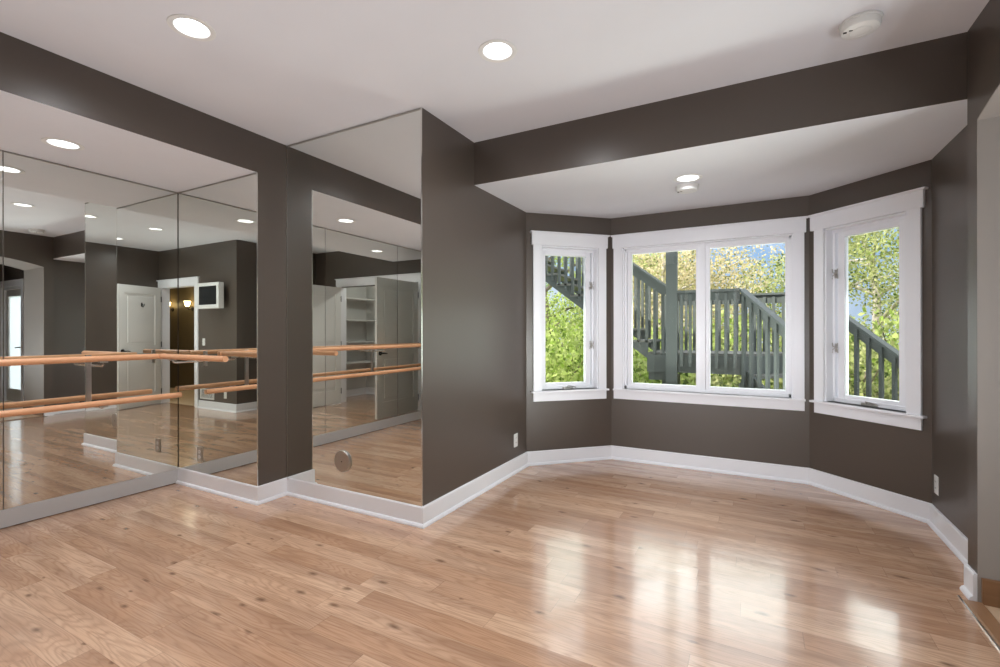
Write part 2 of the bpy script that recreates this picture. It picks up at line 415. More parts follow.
# room beyond the arch
b = MB(); b.box(XQ+.3, 3.3, 0, 2.78, 3.42, ZT); b.box(3.72, 3.3, 0, 4.6, 3.42, ZT); b.box(2.78, 3.3, 2.1, 3.72, 3.42, ZT); b.box(4.5, YR-.02, 0, 4.6, 3.3, ZT)
struct(b.obj('wall_adjoining', W), 'taupe walls of the room beyond the arch', 'wall')
# the storey above (keeps the low sun and the sky out, shades the deck)
up = MB().prism([(-4.7,-2.7),(4.75,-2.7),(4.75,3.5),(1.35,3.5),(1.35,4.2),(.52,4.9),(-1.37,4.9),(-2.2,4.2),(-4.7,4.2)], ZT-.02, 5.6).obj('house_upper_storey', MT['siding'])
struct(up, 'siding of the storey above the studio', 'house')

# ------------------------------------------------------------------ baseboards
PROF = [(0,0),(.030,0),(.030,.008),(.024,.019),(.015,.024),(.015,.124),(.010,.130),(0,.130)]
def sweep(pts, prof, closed=False):
    b = MB(); rings = []
    P = [Vector(p) for p in pts]
    for i, p in enumerate(P):
        dirs = []
        if i > 0: dirs.append((P[i]-P[i-1]).normalized())
        if i < len(P)-1: dirs.append((P[i+1]-P[i]).normalized())
        ns = [Vector((d.y, -d.x)) for d in dirs]            # right-hand side of travel
        if len(ns) == 2:
            m = (ns[0]+ns[1]).normalized(); m = m/ max(.2, m.dot(ns[0]))
        else: m = ns[0]
        rings.append([b.b.verts.new((p.x+m.x*d, p.y+m.y*d, z)) for d, z in prof])
    n = len(prof)
    for r0, r1 in zip(rings, rings[1:]):
        for k in range(n): b.b.faces.new((r0[k], r0[(k+1) % n], r1[(k+1) % n], r1[k]))
    b.b.faces.new(rings[0]); b.b.faces.new(rings[-1][::-1])
    return b
def baseboard(name, pts, label, mat='trim', prof=PROF): return struct(sweep(pts, prof).obj(name, MT[mat]), label, 'baseboard')
g = .001
baseboard('baseboard_pier', [(XA+.004,YE+.0065),(XL,YE+.0065),(XL,YP+.0065),(XP,YP+.0065),(XP,A.y),(B.x,B.y),(C.x,C.y),(D.x,D.y),(XQ,YB+.001)], 'white baseboard round the pier and the window bay')
baseboard('baseboard_arch', [(XR,YB-.0005),(XR,YA1-.002)], 'short white baseboard beside the archway')
baseboard('baseboard_right', [(XR,YA0),(XR,YR),(DX1+.1,YR)], 'white baseboard along the right wall behind the camera')
baseboard('baseboard_rear', [(DX0-.1,YR),(XT,YR),(XT,YN),(CX1+.1,YN)], 'white baseboard under the wall screen, seen in the mirrors')
baseboard('baseboard_closet', [(-1.5,YN-.11),(-1.5,-2.32),(-4.2,-2.32)], 'white baseboard inside the closet')
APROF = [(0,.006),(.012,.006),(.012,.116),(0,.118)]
baseboard('baseboard_alcove', [(XA-.0065,-1.17),(XA-.0065,YE-.006)], 'flat white base strip under the long alcove mirrors, its shade painted in as grey', 'shaded_trim', APROF)
baseboard('baseboard_jamb', [(XJ,YA1-.0065),(XR+.012,YA1-.0065)][::-1], 'oak baseboard across the archway jamb', 'oak', [(0,0),(.012,0),(.012,.115),(.008,.12),(0,.12)])
# threshold between laminate and tile
b = MB(); b.prism([(0,.0005),(.074,.0005),(.066,.010),(.008,.010)], YA0, YA1-.02, Matrix(((1,0,0,XR-.056),(0,0,1,0),(0,1,0,0),(0,0,0,1))))
struct(b.obj('trim_threshold', MT['oaky']), 'oak threshold strip across the archway floor', 'threshold')
b = MB(); b.box(XR-.064, YA0, .0005, XR-.0565, YA1+.02, .006)
struct(b.obj('trim_threshold_edge', MT['chrome']), 'thin bright metal edge beside the oak threshold', 'threshold edge')

# ------------------------------------------------------------------ mirrors
def mirror(name, x0, y0, z0, x1, y1, z1, label, grp=None):
    o = thing(name, label, 'mirror', ((x0+x1)/2, (y0+y1)/2, z0), grp)
    return o
YS = [-1.172, -.07, 1.150, YE-.002]
labs = ['tall mirror panel of the alcove behind the camera, beside the closet', 'middle mirror panel along the alcove, left of the first seam', 'long alcove mirror panel between the left seam and the inner corner']
for i in range(3):
    y0, y1 = YS[i]+.0028, YS[i+1]-.0028
    t = mirror('wall_mirror', XA-.006, y0, .12, XA, y1, ZS, labs[i], 'alcove mirror panels')
    MB().box(XA-.006, y0, .120, XA, y1, ZS-.012).obj('mirror_glass', MT['mirror'], t)
    c = MB(); c.box(XA-.0065, y0, ZS-.012, XA+.003, y1, ZS-.004); c.obj('top_channel', MT['steel'], t)
t = mirror('wall_mirror', XA, YE, .13, XL, YE, ZS, 'mirror on the short end wall of the alcove, above an outlet', 'alcove mirror panels')
MB().box(XA+.002, YE, .131, XL-.004, YE+.0065, ZS-.012).obj('mirror_glass', MT['mirror'], t)
MB().box(XA+.004, YE-.003, ZS-.012, XL-.004, YE+.0065, ZS-.004).obj('top_channel', MT['steel'], t)
MB().box(XL-.004, YE-.001, .131, XL, YE+.0065, ZS-.004).obj('edge_strip', MT['chrome'], t)
t = mirror('wall_mirror', XL, YP, .13, XP, YP, ZC, 'full height mirror on the front of the projecting pier')
MB().box(XL+.006, YP, .131, XP-.006, YP+.0065, ZC-.016).obj('mirror_glass', MT['mirror'], t)
MB().box(XL+.002, YP-.003, ZC-.016, XP-.006, YP+.0065, ZC-.005).obj('top_channel', MT['steel'], t)
MB().box(XP-.006, YP-.002, .131, XP, YP+.0065, ZC-.002).obj('edge_strip', MT['chrome'], t)
MB().box(XL+.0004, YP-.001, .131, XL+.006, YP+.0065, ZC-.016).obj('edge_strip', MT['steel'], t)

# round cover plate on the pier mirror
t = thing('round_cover_plate', 'round brushed metal cover plate low on the pier mirror', 'cover plate', (-2.60, YP, .334))
rm = Matrix.Translation((-2.60, YP, .334)) @ Matrix.Rotation(R(90), 4, 'X')
MB().lathe([(0,.0005),(.078,.0005),(.078,.010),(.074,.014),(0,.014)], rm, 40).obj('disc', MT['steel'], t, smooth=True)
MB().lathe([(0,.014),(.005,.014),(.005,.017),(0,.0175)], rm, 12).obj('screw', MT['dark'], t)

# ------------------------------------------------------------------ outlets, switch, grille
def outlet(cx, cy, cz, ang, label, metal=False):
    # plate in local XZ, facing local -Y
    m = Matrix.Translation((cx, cy, cz)) @ Matrix.Rotation(ang, 4, 'Z')
    t = thing('wall_outlet', label, 'outlet', (cx, cy, cz), 'duplex outlets')
    b = MB(); b.box(-.036, -.006, -.059, .036, -.0003, .059, m)
    b.obj('cover_plate', MT['steel'] if metal else MT['plastic'], t, bevel=.003)
    for dz in (-.021, .021):
        s = MB(); oct_ = [(.017*math.cos(a), .0145*math.sin(a)) for a in [2*math.pi*k/16 for k in range(16)]]
        mm = m @ Matrix.Translation((0, -.006, dz)) @ Matrix.Rotation(R(90), 4, 'X')
        s.prism(oct_, 0, .002, mm)
        r = s.obj('receptacle', MT['plastic'], t)
        q = MB(); q.box(-.008, -.0085, dz-.004, -.006, -.0079, dz+.006, m); q.box(.006, -.0085, dz-.004, .008, -.0079, dz+.006, m)
        q.obj('slots', MT['slot'], r)
    return t
outlet(-3.937, YE, .277, 0, 'mirrored duplex outlet on the end mirror of the alcove', True)
outlet(XP, 3.80, .285, R(90), 'white outlet on the pier wall left of the bay')
outlet(XQ, 3.97, .280, R(-90), 'white outlet on the bay side wall by the archway')
outlet(-1.07, YR, .26, R(180), 'white outlet low on the rear wall, seen in the alcove mirror')
t = thing('light_switch', 'white light switch on the rear wall beside the doorway', 'switch', (-.48, YR, 1.10))
MB().box(-.516, YR+.0003, 1.041, -.444, YR+.006, 1.159).obj('cover_plate', MT['plastic'], t, bevel=.003)
MB().box(-.496, YR+.006, 1.07, -.464, YR+.010, 1.13).obj('rocker', MT['plastic'], t)
t = thing('return_grille', 'white louvred air grille low on the rear wall', 'vent', (-.58, YR, .25))
b = MB(); b.box(-.77, YR+.0003, .16, -.74, YR+.012, .33); b.box(-.42, YR+.0003, .16, -.39, YR+.012, .33); b.box(-.74, YR+.0003, .16, -.42, YR+.012, .18); b.box(-.74, YR+.0003, .31, -.42, YR+.012, .33)
b.obj('frame', MT['plastic'], t)
b = MB()
for k in range(8): b.box(-.74, YR+.002, .186+k*.0155, -.42, YR+.009, .193+k*.0155)
b.obj('louvres', MT['plastic'], t)

# wall screen on the rear wall
t = thing('wall_screen', 'small white framed screen mounted on the rear wall, seen in the mirror', 'screen', (-.86, YR, 1.83))
MB().box(-.03, -.02, -.06, .03, .06, .06, Matrix.Translation((-.88, YR+.022, 1.84))).obj('bracket', MT['dark'], t)
MB().box(-.29, .05, -.205, .29, .14, .205, Matrix.Translation((-.86, YR+.02, 1.845))).obj('case', MT['plastic'], t, bevel=.008)
MB().box(-.235, .1405, -.145, .235, .1425, .15, Matrix.Translation((-.86, YR+.02, 1.845))).obj('screen_glass', MT['screen'], t)

# ------------------------------------------------------------------ recessed lamps
canlab = ['recessed ceiling lamp above the alcove side, left of the picture', 'recessed ceiling lamp in front of the pier', 'recessed ceiling lamp near the rear doorway, seen only in the mirrors', 'recessed ceiling lamp in mid room, seen only in the mirrors',
          'recessed lamp in the bay ceiling beside the smoke alarm', 'recessed lamp in the alcove soffit nearest the inner corner', 'recessed lamp in the alcove soffit near the closet']
proto = None
for (x, y, z), lb in zip(CANS, canlab):
    if proto is None:
        t = thing('recessed_ceiling_light', lb, 'ceiling lamp', (x, y, z), 'recessed ceiling lamps')
        T = Matrix.Translation((x, y, z))
        MB().lathe([(.100,-.0005),(.099,-.004),(.080,-.006),(.0735,-.002),(.0735,.0)], T, 40).obj('trim_ring', MT['plastic'], t, smooth=True)
        MB().lathe([(.0735,-.001),(.070,.02),(.060,.060),(.060,.064)], T, 40).obj('baffle', MT['baffle'], t, smooth=True)
        MB().lathe([(0,.050),(.035,.051),(.060,.058)], T, 40).obj('lens', MT['lens'], t, smooth=True)
        MB().lathe([(.0775,.0),(.0775,.075),(0,.075)], T, 40).obj('housing', MT['steel'], t)
        proto = t
    else:
        t = copy_tree(proto); t.location = (x, y, z); t['label'] = lb
    ld = bpy.data.lights.new('lamp_beam', 'SPOT'); ld.energy = 20 if z == ZB else 40; ld.spot_size = R(172); ld.spot_blend = 1.0; ld.shadow_soft_size = 0; ld.color = (.96, .97, 1)
    lo = bpy.data.objects.new('lamp_beam', ld); COL.objects.link(lo); lo.location = (x, y, z-.010)

# ------------------------------------------------------------------ smoke alarms
def smoke(x, y, z, r, label, tilt=0):
    t = thing('smoke_alarm', label, 'smoke alarm', (x, y, z), 'ceiling smoke alarms')
    T = Matrix.Translation((x, y, z))
    MB().lathe([(r*.98,0),(r,-.004),(r*.99,-.012),(0,-.012)], T, 40).obj('mounting_plate', MT['plastic'], t, smooth=True)
    MB().lathe([(r*.93,-.012),(r*.93,-.030),(r*.86,-.040),(r*.6,-.046),(0,-.047)], T, 40).obj('cover', MT['plastic'], t, smooth=True)
    MB().lathe([(r*.52,-.0462),(r*.50,-.0485),(r*.44,-.0487),(r*.42,-.0468)], T, 32).obj('vent_ring', MT['plastic'], t, smooth=True)
    a = R(205)
    b = MB()
    for dx in (-.012, .012):
        c = Vector((r*.66*math.cos(a)+dx*.9, r*.66*math.sin(a)-dx*.4, 0))
        b.box(c.x-.007, c.y-.0035, -.0475, c.x+.007, c.y+.0035, -.0430, T)
    b.obj('test_slots', MT['slot'], t)
smoke(.44, 2.755, ZC, .085, 'white smoke alarm on the studio ceiling in front of the beam')
smoke(-.456, 3.90, ZB, .085, 'white smoke alarm on the bay ceiling behind the lamp')

# ------------------------------------------------------------------ barres
XB, ZU, ZL = -4.03, 1.076, .763
rB = .021
t = thing('ballet_barre', 'long double wooden ballet barre in front of the alcove mirrors', 'barre', (XB, .5, .7))
MB().tube([(XB,-.95,ZU),(XB,.5,ZU),(XB,1.99,ZU)], rB, 20).obj('upper_rail', MT['barre'], t, smooth=True)
MB().tube([(XB,-.95,ZL),(XB,.5,ZL),(XB,2.10,ZL)], rB, 20).obj('lower_rail', MT['barre'], t, smooth=True)
for yb in (-.76, .415, 1.59):
    k = MB().box(XA+.0005, yb-.016, ZL-.03, XA+.010, yb+.016, ZU+.02).obj('bracket', MT['steel'], t, bevel=.002)
    for z, dz in ((ZU, .02), (ZL, .0)):
        zz = z-dz-rB-.012
        MB().tube([(XA+.010,yb,zz),(XB-.012,yb,zz),(XB,yb,zz+.012),(XB,yb,z-rB-.004)], .0075, 10).obj('arm', MT['chrome'], k, smooth=True)
        MB().box(XB-.018, yb-.024, z-rB-.008, XB+.018, yb+.024, z-rB+.002).obj('saddle', MT['steel'], k, bevel=.002)
YC = 1.955
t = thing('ballet_barre', 'short wooden ballet barre across the alcove end mirror', 'barre', (-3.5, YC, ZU-.05))
MB().tube([(XB+rB*.9,YC,ZU),(-3.5,YC,ZU),(-3.20,YC,ZU)], rB, 20).obj('rail', MT['barrex'], t, smooth=True)
xb = -3.86
k = MB().box(xb-.016, YE-.010, ZU-.085, xb+.016, YE-.0005, ZU+.035).obj('bracket', MT['steel'], t, bevel=.002)
MB().tube([(xb,YE-.010,ZU-.045),(xb,YC+.012,ZU-.045),(xb,YC,ZU-.036),(xb,YC,ZU-rB-.004)], .0075, 10).obj('arm', MT['chrome'], k, smooth=True)
MB().box(xb-.024, YC-.018, ZU-rB-.008, xb+.024, YC+.018, ZU-rB+.002).obj('saddle', MT['steel'], k, bevel=.002)

# ------------------------------------------------------------------ windows
def window(n, P, Q, s0, s1, z0, z1, leg, headx, cap, stl, depth, lights_, label, crank=None, locks=None):
    m, ln = frame_matrix(P, Q)
    c = m @ Vector(((s0+s1)/2, 0, z0))
    t = thing('window_%d' % n, label, 'window', c, None, 'structure')
    tr = MT['trim']
    b = MB()
    b.box(s0-leg[0], -.020, z0, s0+.001, -.0005, z1+.001, m); b.box(s1-.001, -.020, z0, s1+leg[1], -.0005, z1+.001, m)
    b.box(headx[0], -.024, z1, headx[1], -.0005, 2.200, m); b.box(cap[0], -.040, 2.200, cap[1], -.0005, 2.214, m)
    b.obj('casing', tr, t, bevel=.002)
    b = MB(); b.box(stl[0], -.045, z0-.016, stl[1], -.0005, z0, m); b.box(s0, -.0006, z0-.016, s1, depth, z0, m)
    b.obj('stool', tr, t, bevel=.002)
    MB().box(s0-leg[0]-.001, -.018, z0-.100, s1+leg[1]+.001, -.0005, z0-.016, m).obj('apron', tr, t, bevel=.002)
    # jamb lining and frame
    e = .012
    b = MB()
    b.box(s0, 0, z0, s0+e, depth+.03, z1, m); b.box(s1-e, 0, z0, s1, depth+.03, z1, m); b.box(s0, 0, z1-e, s1, depth+.03, z1, m)
    f = .032
    b.box(s0+e, depth-.03, z0, s0+e+f*.6, depth+.05, z1-e, m); b.box(s1-e-f*.6, depth-.03, z0, s1-e, depth+.05, z1-e, m)
    b.box(s0+e, depth-.03, z0, s1-e, depth+.05, z0+f, m); b.box(s0+e, depth-.03, z1-e-f*.7, s1-e, depth+.05, z1-e, m)
    if len(lights_) == 2:
        mid = (lights_[0][1]+lights_[1][0])/2
        b.box(mid-.022, depth-.04, z0, mid+.022, depth+.05, z1-e, m)
    b.obj('window_frame', tr, t, bevel=.002)
    for (g0, g1, gz0, gz1) in lights_:
        w = .052 if len(lights_) == 1 else .040
        b = MB()
        b.box(g0-w, depth-.018, gz0-w*.8, g0, depth+.030, gz1+w*.8, m); b.box(g1, depth-.018, gz0-w*.8, g1+w, depth+.030, gz1+w*.8, m)
        b.box(g0, depth-.018, gz0-w*.8, g1, depth+.030, gz0, m); b.box(g0, depth-.018, gz1, g1, depth+.030, gz1+w*.8, m)
        s = b.obj('sash', tr, t, bevel=.003)
        MB().box(g0-.004, depth+.004, gz0-.004, g1+.004, depth+.008, gz1+.004, m).obj('pane', MT['glass'], s)
    if crank:
        cs = crank
        b = MB(); b.box(cs-.05, depth-.055, z0+.0005, cs+.05, depth-.020, z0+.022, m)
        b.tube([m @ Vector((cs-.01, depth-.05, z0+.020)), m @ Vector((cs-.01, depth-.065, z0+.034)), m @ Vector((cs+.03, depth-.070, z0+.030)), m @ Vector((cs+.075, depth-.062, z0+.018))], .005, 8)
        b.obj('crank_handle', MT['steel'], t, smooth=True)
    if locks:
        for (ls, lz) in locks:
            b = MB(); b.box(ls-.010, depth-.034, lz-.035, ls+.010, depth-.028, lz+.035, m)
            for sx in (-1, 1):
                b.tube([m @ Vector((ls, depth-.036, lz)), m @ Vector((ls+sx*.018, depth-.044, lz+.012)), m @ Vector((ls+sx*.022, depth-.044, lz+.040))], .004, 8)
                b.tube([m @ Vector((ls, depth-.036, lz)), m @ Vector((ls+sx*.018, depth-.044, lz-.012)), m @ Vector((ls+sx*.022, depth-.044, lz-.040))], .004, 8)
            b.obj('sash_lock', MT['steel'], t, smooth=True)
    return t
window(1, A, B, .147, .748, .70, 2.085, (.082,.082), (.050,.845), (.036,.862), (.046,.848), .10, [(.226,.655,.760,2.010)], 'narrow white casement window on the left side of the bay', .45, [(.708,1.72),(.708,1.13)])
window(2, B, C, .114, 1.541, .70, 2.085, (.086,.079), (.018,1.633), (.004,1.648), (.026,1.626), .06, [(.191,.779,.757,2.025),(.897,1.488,.757,2.025)], 'wide white double window in the middle of the bay')
window(3, C, D, .133, .722, .70, 2.085, (.078,.085), (.025,.825), (.010,.842), (.032,.834), .10, [(.230,.615,.760,2.010)], 'narrow white casement window on the right side of the bay', .43, [(.175,1.72),(.175,1.13)])

# ------------------------------------------------------------------ doors
def door_leaf(name, P, Q, h, label, z0=.012, th=.038, knob_side=1, hook=False, kind='structure'):
    # leaf from hinge P to free edge Q (2D)
    m, ln = frame_matrix(Vector(P), Vector(Q))
    t = thing(name, label, 'door', (P[0], P[1], z0), None, kind)
    dm = MT['door']
    st = .115
    zs = [(z0+.23, z0+.90), (z0+1.03, h-.13)]
    b = MB()
    b.box(0, -th/2, z0, st, th/2, h, m); b.box(ln-st, -th/2, z0, ln, th/2, h, m)
    b.box(st, -th/2, z0, ln-st, th/2, zs[0][0], m); b.box(st, -th/2, zs[0][1], ln-st, th/2, zs[1][0], m); b.box(st, -th/2, zs[1][1], ln-st, th/2, h, m)
    b.obj('leaf', dm, t)
    for a, c in zs:
        b = MB(); b.box(st-.001, -th/2+.014, a-.001, ln-st+.001, th/2-.014, c+.001, m); b.box(st+.05, -th/2+.004, a+.05, ln-st-.05, th/2-.004, c-.05, m)
        b.obj('panel', dm, t, bevel=.004)
    for sd in (-1, 1):
        b = MB(); hz = .955
        q = m @ Matrix.Translation((ln-.065, sd*th/2, hz)) @ Matrix.Rotation(R(-90*sd), 4, 'X')
        b.lathe([(0,0),(.032,0),(.032,.008),(.012,.012),(.010,.045),(0,.045)], q, 20)
        y = sd*(th/2+.042)
        b.tube([m @ Vector((ln-.065, y, hz)), m @ Vector((ln-.11, y+sd*.004, hz)), m @ Vector((ln-.165, y, hz-.006))], [.010,.009,.007], 10)
        tag(b.obj('lever_handle', MT['dark'], t, smooth=True), 'dark bronze lever handle')
    for hz in (.22, 1.05, h-.2):
        MB().box(-.006, -.012, hz-.05, .006, th/2+.006, hz+.05, m).obj('hinge', MT['dark'], t)
    if hook:
        for sd in (1, -1):
            b = MB(); q = lambda s, y, z: m @ Vector((s, sd*(th/2+y), z))
            b.box(ln*.48-.012, sd*(th/2), h-.35, ln*.48+.012, sd*(th/2+.004), h-.28, m)
            b.tube([q(ln*.48,.004,h-.30), q(ln*.48,.05,h-.335), q(ln*.48,.06,h-.30)], .005, 8); b.tube([q(ln*.48,.004,h-.33), q(ln*.48,.03,h-.36), q(ln*.48,.04,h-.34)], .005, 8)
            b.obj('coat_hook', MT['dark'], t)
            break
    return t
def casing(name, x0, x1, y, sgn, ztop, label, w=.085):
    b = MB()
    b.box(x0-w, y, 0, x0, y+sgn*.02, ztop); b.box(x1, y, 0, x1+w, y+sgn*.02, ztop)
    b.box(x0-w-.015, y, ztop, x1+w+.015, y+sgn*.024, ztop+.115); b.box(x0-w-.03, y, ztop+.115, x1+w+.03, y+sgn*.04, ztop+.13)
    b.box(x0-.002, y+sgn*.019, 0, x0+.012, y-sgn*.118, ztop); b.box(x1-.012, y+sgn*.019, 0, x1+.002, y-sgn*.118, ztop); b.box(x0, y+sgn*.019, ztop-.012, x1, y-sgn*.118, ztop+.002)
    return struct(b.obj(name, MT['trim'], None, bevel=.002), label, 'door casing')
casing('trim_rear_doorway', DX0, DX1, YR+.0005, 1, DZ, 'white craftsman casing round the rear doorway')
casing('trim_closet_doorway', CX0, CX1, YN+.0005, 1, DZ+.02, 'white craftsman casing round the closet doorway')
door_leaf('door_1', (.775, YR+.045), (.530, .635), 2.045, 'white panelled door standing open by the rear doorway, coat hook on it', hook=True)
door_leaf('door_2', (-2.03, YN+.045), (-2.035, -.27), 2.05, 'white panelled closet door open on the shelf side')
door_leaf('door_3', (-3.745, YN+.045), (-3.745, -.20), 2.05, 'white panelled closet door open beside the alcove mirror')
# glazed door of the adjoining room
t = thing('door_4', 'white glazed outside door in the room beyond the arch', 'door', (3.25, 3.34, 0), None, 'structure')
b = MB(); x0, x1 = 2.79, 3.71
b.box(x0, 3.30, 0, x0+.05, 3.41, 2.09); b.box(x1-.05, 3.30, 0, x1, 3.41, 2.09); b.box(x0, 3.30, 2.04, x1, 3.41, 2.09)
b.box(x0-.09, 3.275, 0, x0+.01, 3.2995, 2.09); b.box(x1-.01, 3.275, 0, x1+.09, 3.2995, 2.09); b.box(x0-.10, 3.27, 2.09, x1+.10, 3.2995, 2.20)
b.obj('door_frame', MT['trim'], t)
b = MB(); a0, a1 = x0+.052, x1-.052
b.box(a0, 3.33, .012, a0+.11, 3.37, 2.038); b.box(a1-.11, 3.33, .012, a1, 3.37, 2.038); b.box(a0+.11, 3.33, .012, a1-.11, 3.37, .24); b.box(a0+.11, 3.33, 1.92, a1-.11, 3.37, 2.038)
b.obj('leaf', MT['door'], t)
MB().box(a0+.108, 3.345, .238, a1-.108, 3.352, 1.922).obj('pane', MT['frost'], t)
b = MB(); b.box(a0+.03, 3.318, .90, a0+.075, 3.3295, 1.12); b.tube([(a0+.052,3.325,1.0),(a0+.052,3.27,1.0),(a0+.17,3.265,.99)], .010, 8); b.box(a0+.03, 3.316, 1.14, a0+.075, 3.3295, 1.19)
tag(b.obj('lever_handle', MT['dark'], t), 'dark lever handle')

# closet shelves
for i, (z, lb) in enumerate([(1.91,'white closet shelf, topmost of the four'), (1.50,'white closet shelf, second from the top'), (1.08,'white closet shelf, third from the top at barre height'), (.685,'white closet shelf, lowest of the four')]):
    t = thing('closet_shelf', lb, 'shelf', (-1.67, -1.83, z), 'closet shelves')
    MB().box(-1.86, -2.315, z-.022, -1.502, YN-.14, z).obj('board', MT['door'], t)
    MB().box(-1.84, -2.318, z-.06, -1.504, -2.300, z-.0225).obj('cleat', MT['door'], t)

# hall sconce
for sx, sy, lb in ((2.33, -1.5, 'small lit sconce on the olive hall wall, nearest the doorway casing'), (3.12, -1.5, 'small lit sconce at the far end of the olive hall wall')):
    t = thing('wall_sconce', lb, 'wall lamp', (sx, sy, 1.8), 'hall sconces')
    q = Matrix.Translation((sx, sy, 1.78)) @ Matrix.Rotation(R(-90), 4, 'X')
    MB().lathe([(0,.001),(.05,.001),(.05,.012),(.02,.02),(0,.02)], q, 20).obj('backplate', MT['dark'], t)
    MB().tube([(sx,sy+.015,1.78),(sx,sy+.09,1.76),(sx,sy+.11,1.82)], .010, 10).obj('arm', MT['dark'], t)
    MB().lathe([(.028,1.82),(.05,1.86),(.065,1.94),(.063,1.94),(.048,1.862),(.0,1.824)], Matrix.Translation((sx, sy+.11, 0)), 20).obj('lamp_shade', MT['sconce'], t, smooth=True)

# ------------------------------------------------------------------ outside: deck stairs
DK = MT['deck']
t = thing('deck_staircase', 'grey painted wooden deck stairs and landing outside the bay', 'staircase', (-.5, 6.8, -.1))
YD = 6.5; ZLD = .986
slope = .75; rise, run = .163, .2175
# upper flight rises towards -X from the landing at x=-1.26
X0 = -1.26
def saw(y0, y1):
    n = 15
    top = [(X0, ZLD)]
    for k in range(n):
        top += [(X0-k*run, ZLD+(k+1)*rise-.03), (X0-(k+1)*run, ZLD+(k+1)*rise-.03)]
    bot = [(X0-n*run, ZLD+n*rise-.33), (X0, ZLD-.33+.13)]
    bot = [(X0-n*run, .922+slope*(n*run)-.02), (X0, .902)]
    mm = Matrix(((1,0,0,0),(0,0,1,0),(0,1,0,0),(0,0,0,1)))
    return MB().prism(top+bot, y0, y1, mm)
saw(YD, YD+.04).obj('stringer', DK, t); saw(YD+.92, YD+.96).obj('stringer', DK, t)
for k in range(15):
    z = ZLD+(k+1)*rise
    MB().box(X0-k*run+.025, YD-.02, z-.03, X0-(k+1)*run, YD+.98, z).obj('tread', MT['tread'], t)
# landing
LP = [(X0,YD),(-.12,YD),(.66,7.27),(.66,7.50),(X0,7.50)]
MB().prism(LP, ZLD-.03, ZLD, None).obj('landing_deck', MT['tread'], t)
b = MB(); b.box(X0, YD-.035, ZLD-.255, -.10, YD, ZLD-.03); b.box(X0, 7.46, ZLD-.255, .66, 7.50, ZLD-.03)
b.bar((-.12,YD-.01,ZLD-.1425), (.66,7.26,ZLD-.1425), .035, .225)
b.obj('fascia', DK, t)
b = MB(); b.box(-1.25, YD+.02, .62, -.95, YD+.2, ZLD-.04); b.obj('beam', DK, t)
MB().box(-1.011, YD-.10, -.3, -.872, YD-.036, 3.4).obj('post', DK, t)
MB().box(-1.10, YD+.22, -.3, -.90, YD+.40, .68).obj('post', DK, t)
MB().box(.56, 7.30, -.3, .66, 7.40, 1.80).obj('post', DK, t)
MB().box(-1.22, 7.38, -.3, -1.10, 7.50, 1.80).obj('post', DK, t)
def railing(a, c, n, off_bot, name='handrail', hh=.115, ww=.045, bal=.036, dz=.0, caps=True, start=.5):
    a, c = Vector(a), Vector(c)
    b = MB(); b.bar(a-Vector((0,0,hh/2)), c-Vector((0,0,hh/2)), ww, hh)
    if caps: b.bar(a+Vector((0,0,.008)), c+Vector((0,0,.008)), .10, .028)
    r = b.obj(name, DK, t)
    for i in range(n):
        f = (i+start)/n; p = a.lerp(c, f)
        d = (c-a); d.z = 0; d.normalize()
        mm = Matrix(((d.x,-d.y,0,p.x),(d.y,d.x,0,p.y),(0,0,1,0),(0,0,0,1)))
        MB().box(-bal/2, -bal/2-.028, p.z-off_bot, bal/2, bal/2-.028, p.z-.03, mm).obj('baluster', DK, t)
# upper flight rails (near and far)
zr = lambda x: 1.83+slope*(-1.011-x)
n1 = 24
railing((-1.011,YD-.03,zr(-1.011)), (-1.011-n1*.104,YD-.03,zr(-1.011-n1*.104)), n1, 1.02)
railing((X0+.1,YD+.99,zr(X0+.1)), (-1.011-n1*.104,YD+.99,zr(-1.011-n1*.104)), 22, .98)
# landing rails
railing((-.872,YD-.05,1.765), (-.155,YD-.05,1.765), 7, .95)
railing((-1.16,7.44,1.765), (.62,7.40,1.765), 16, .80)
# lower flight, runs off diagonally beside the right-hand bay wall
dr = Vector((.707,-.707,0)); nr = Vector((.707,.707,0))
def low(s, off, z): 
    p = Vector((-.135, YD-.03, 0))+dr*s+nr*off; return (p.x, p.y, z)
SL = .735
railing(low(0,0,1.765), low(1.28,0,1.765-SL*1.28), 11, 1.20)
railing(low(0,1.09,1.765), low(2.3,1.09,1.765-SL*2.3), 17, 1.18)
for off in (.03, 1.05):
    b = MB(); b.bar(low(.0,off,ZLD-.30), low(2.0,off,ZLD-.30-SL*2.0+.02), .04, .24); b.obj('stringer', DK, t)
for k in range(7):
    s = .10+k*.225; z = ZLD-.10-(k+1)*.1655
    if z < .0: break
    b = MB(); b.bar(low(s,.05,z), low(s,1.03,z), .26, .035)
    b.obj('tread', MT['tread'], t)
SLOPE_END = None

# ------------------------------------------------------------------ outside: ground, trees, bushes
gr = MB()
nx = 26
vs = {}
def gz(x, y): return -.35 - .05*max(0, y-8) + .05*math.sin(x*.9)+.05*math.cos(y*.7)
for i in range(nx+1):
    for j in range(nx+1):
        x = -26+52*i/nx; y = 4.6+40*j/nx
        vs[i, j] = gr.b.verts.new((x, y, gz(x, y)))
for i in range(nx):
    for j in range(nx): gr.b.faces.new((vs[i,j], vs[i+1,j], vs[i+1,j+1], vs[i,j+1]))
struct(gr.obj('ground_outside', MT['ground'], smooth=True), 'leafy sloping ground beyond the deck', 'ground')

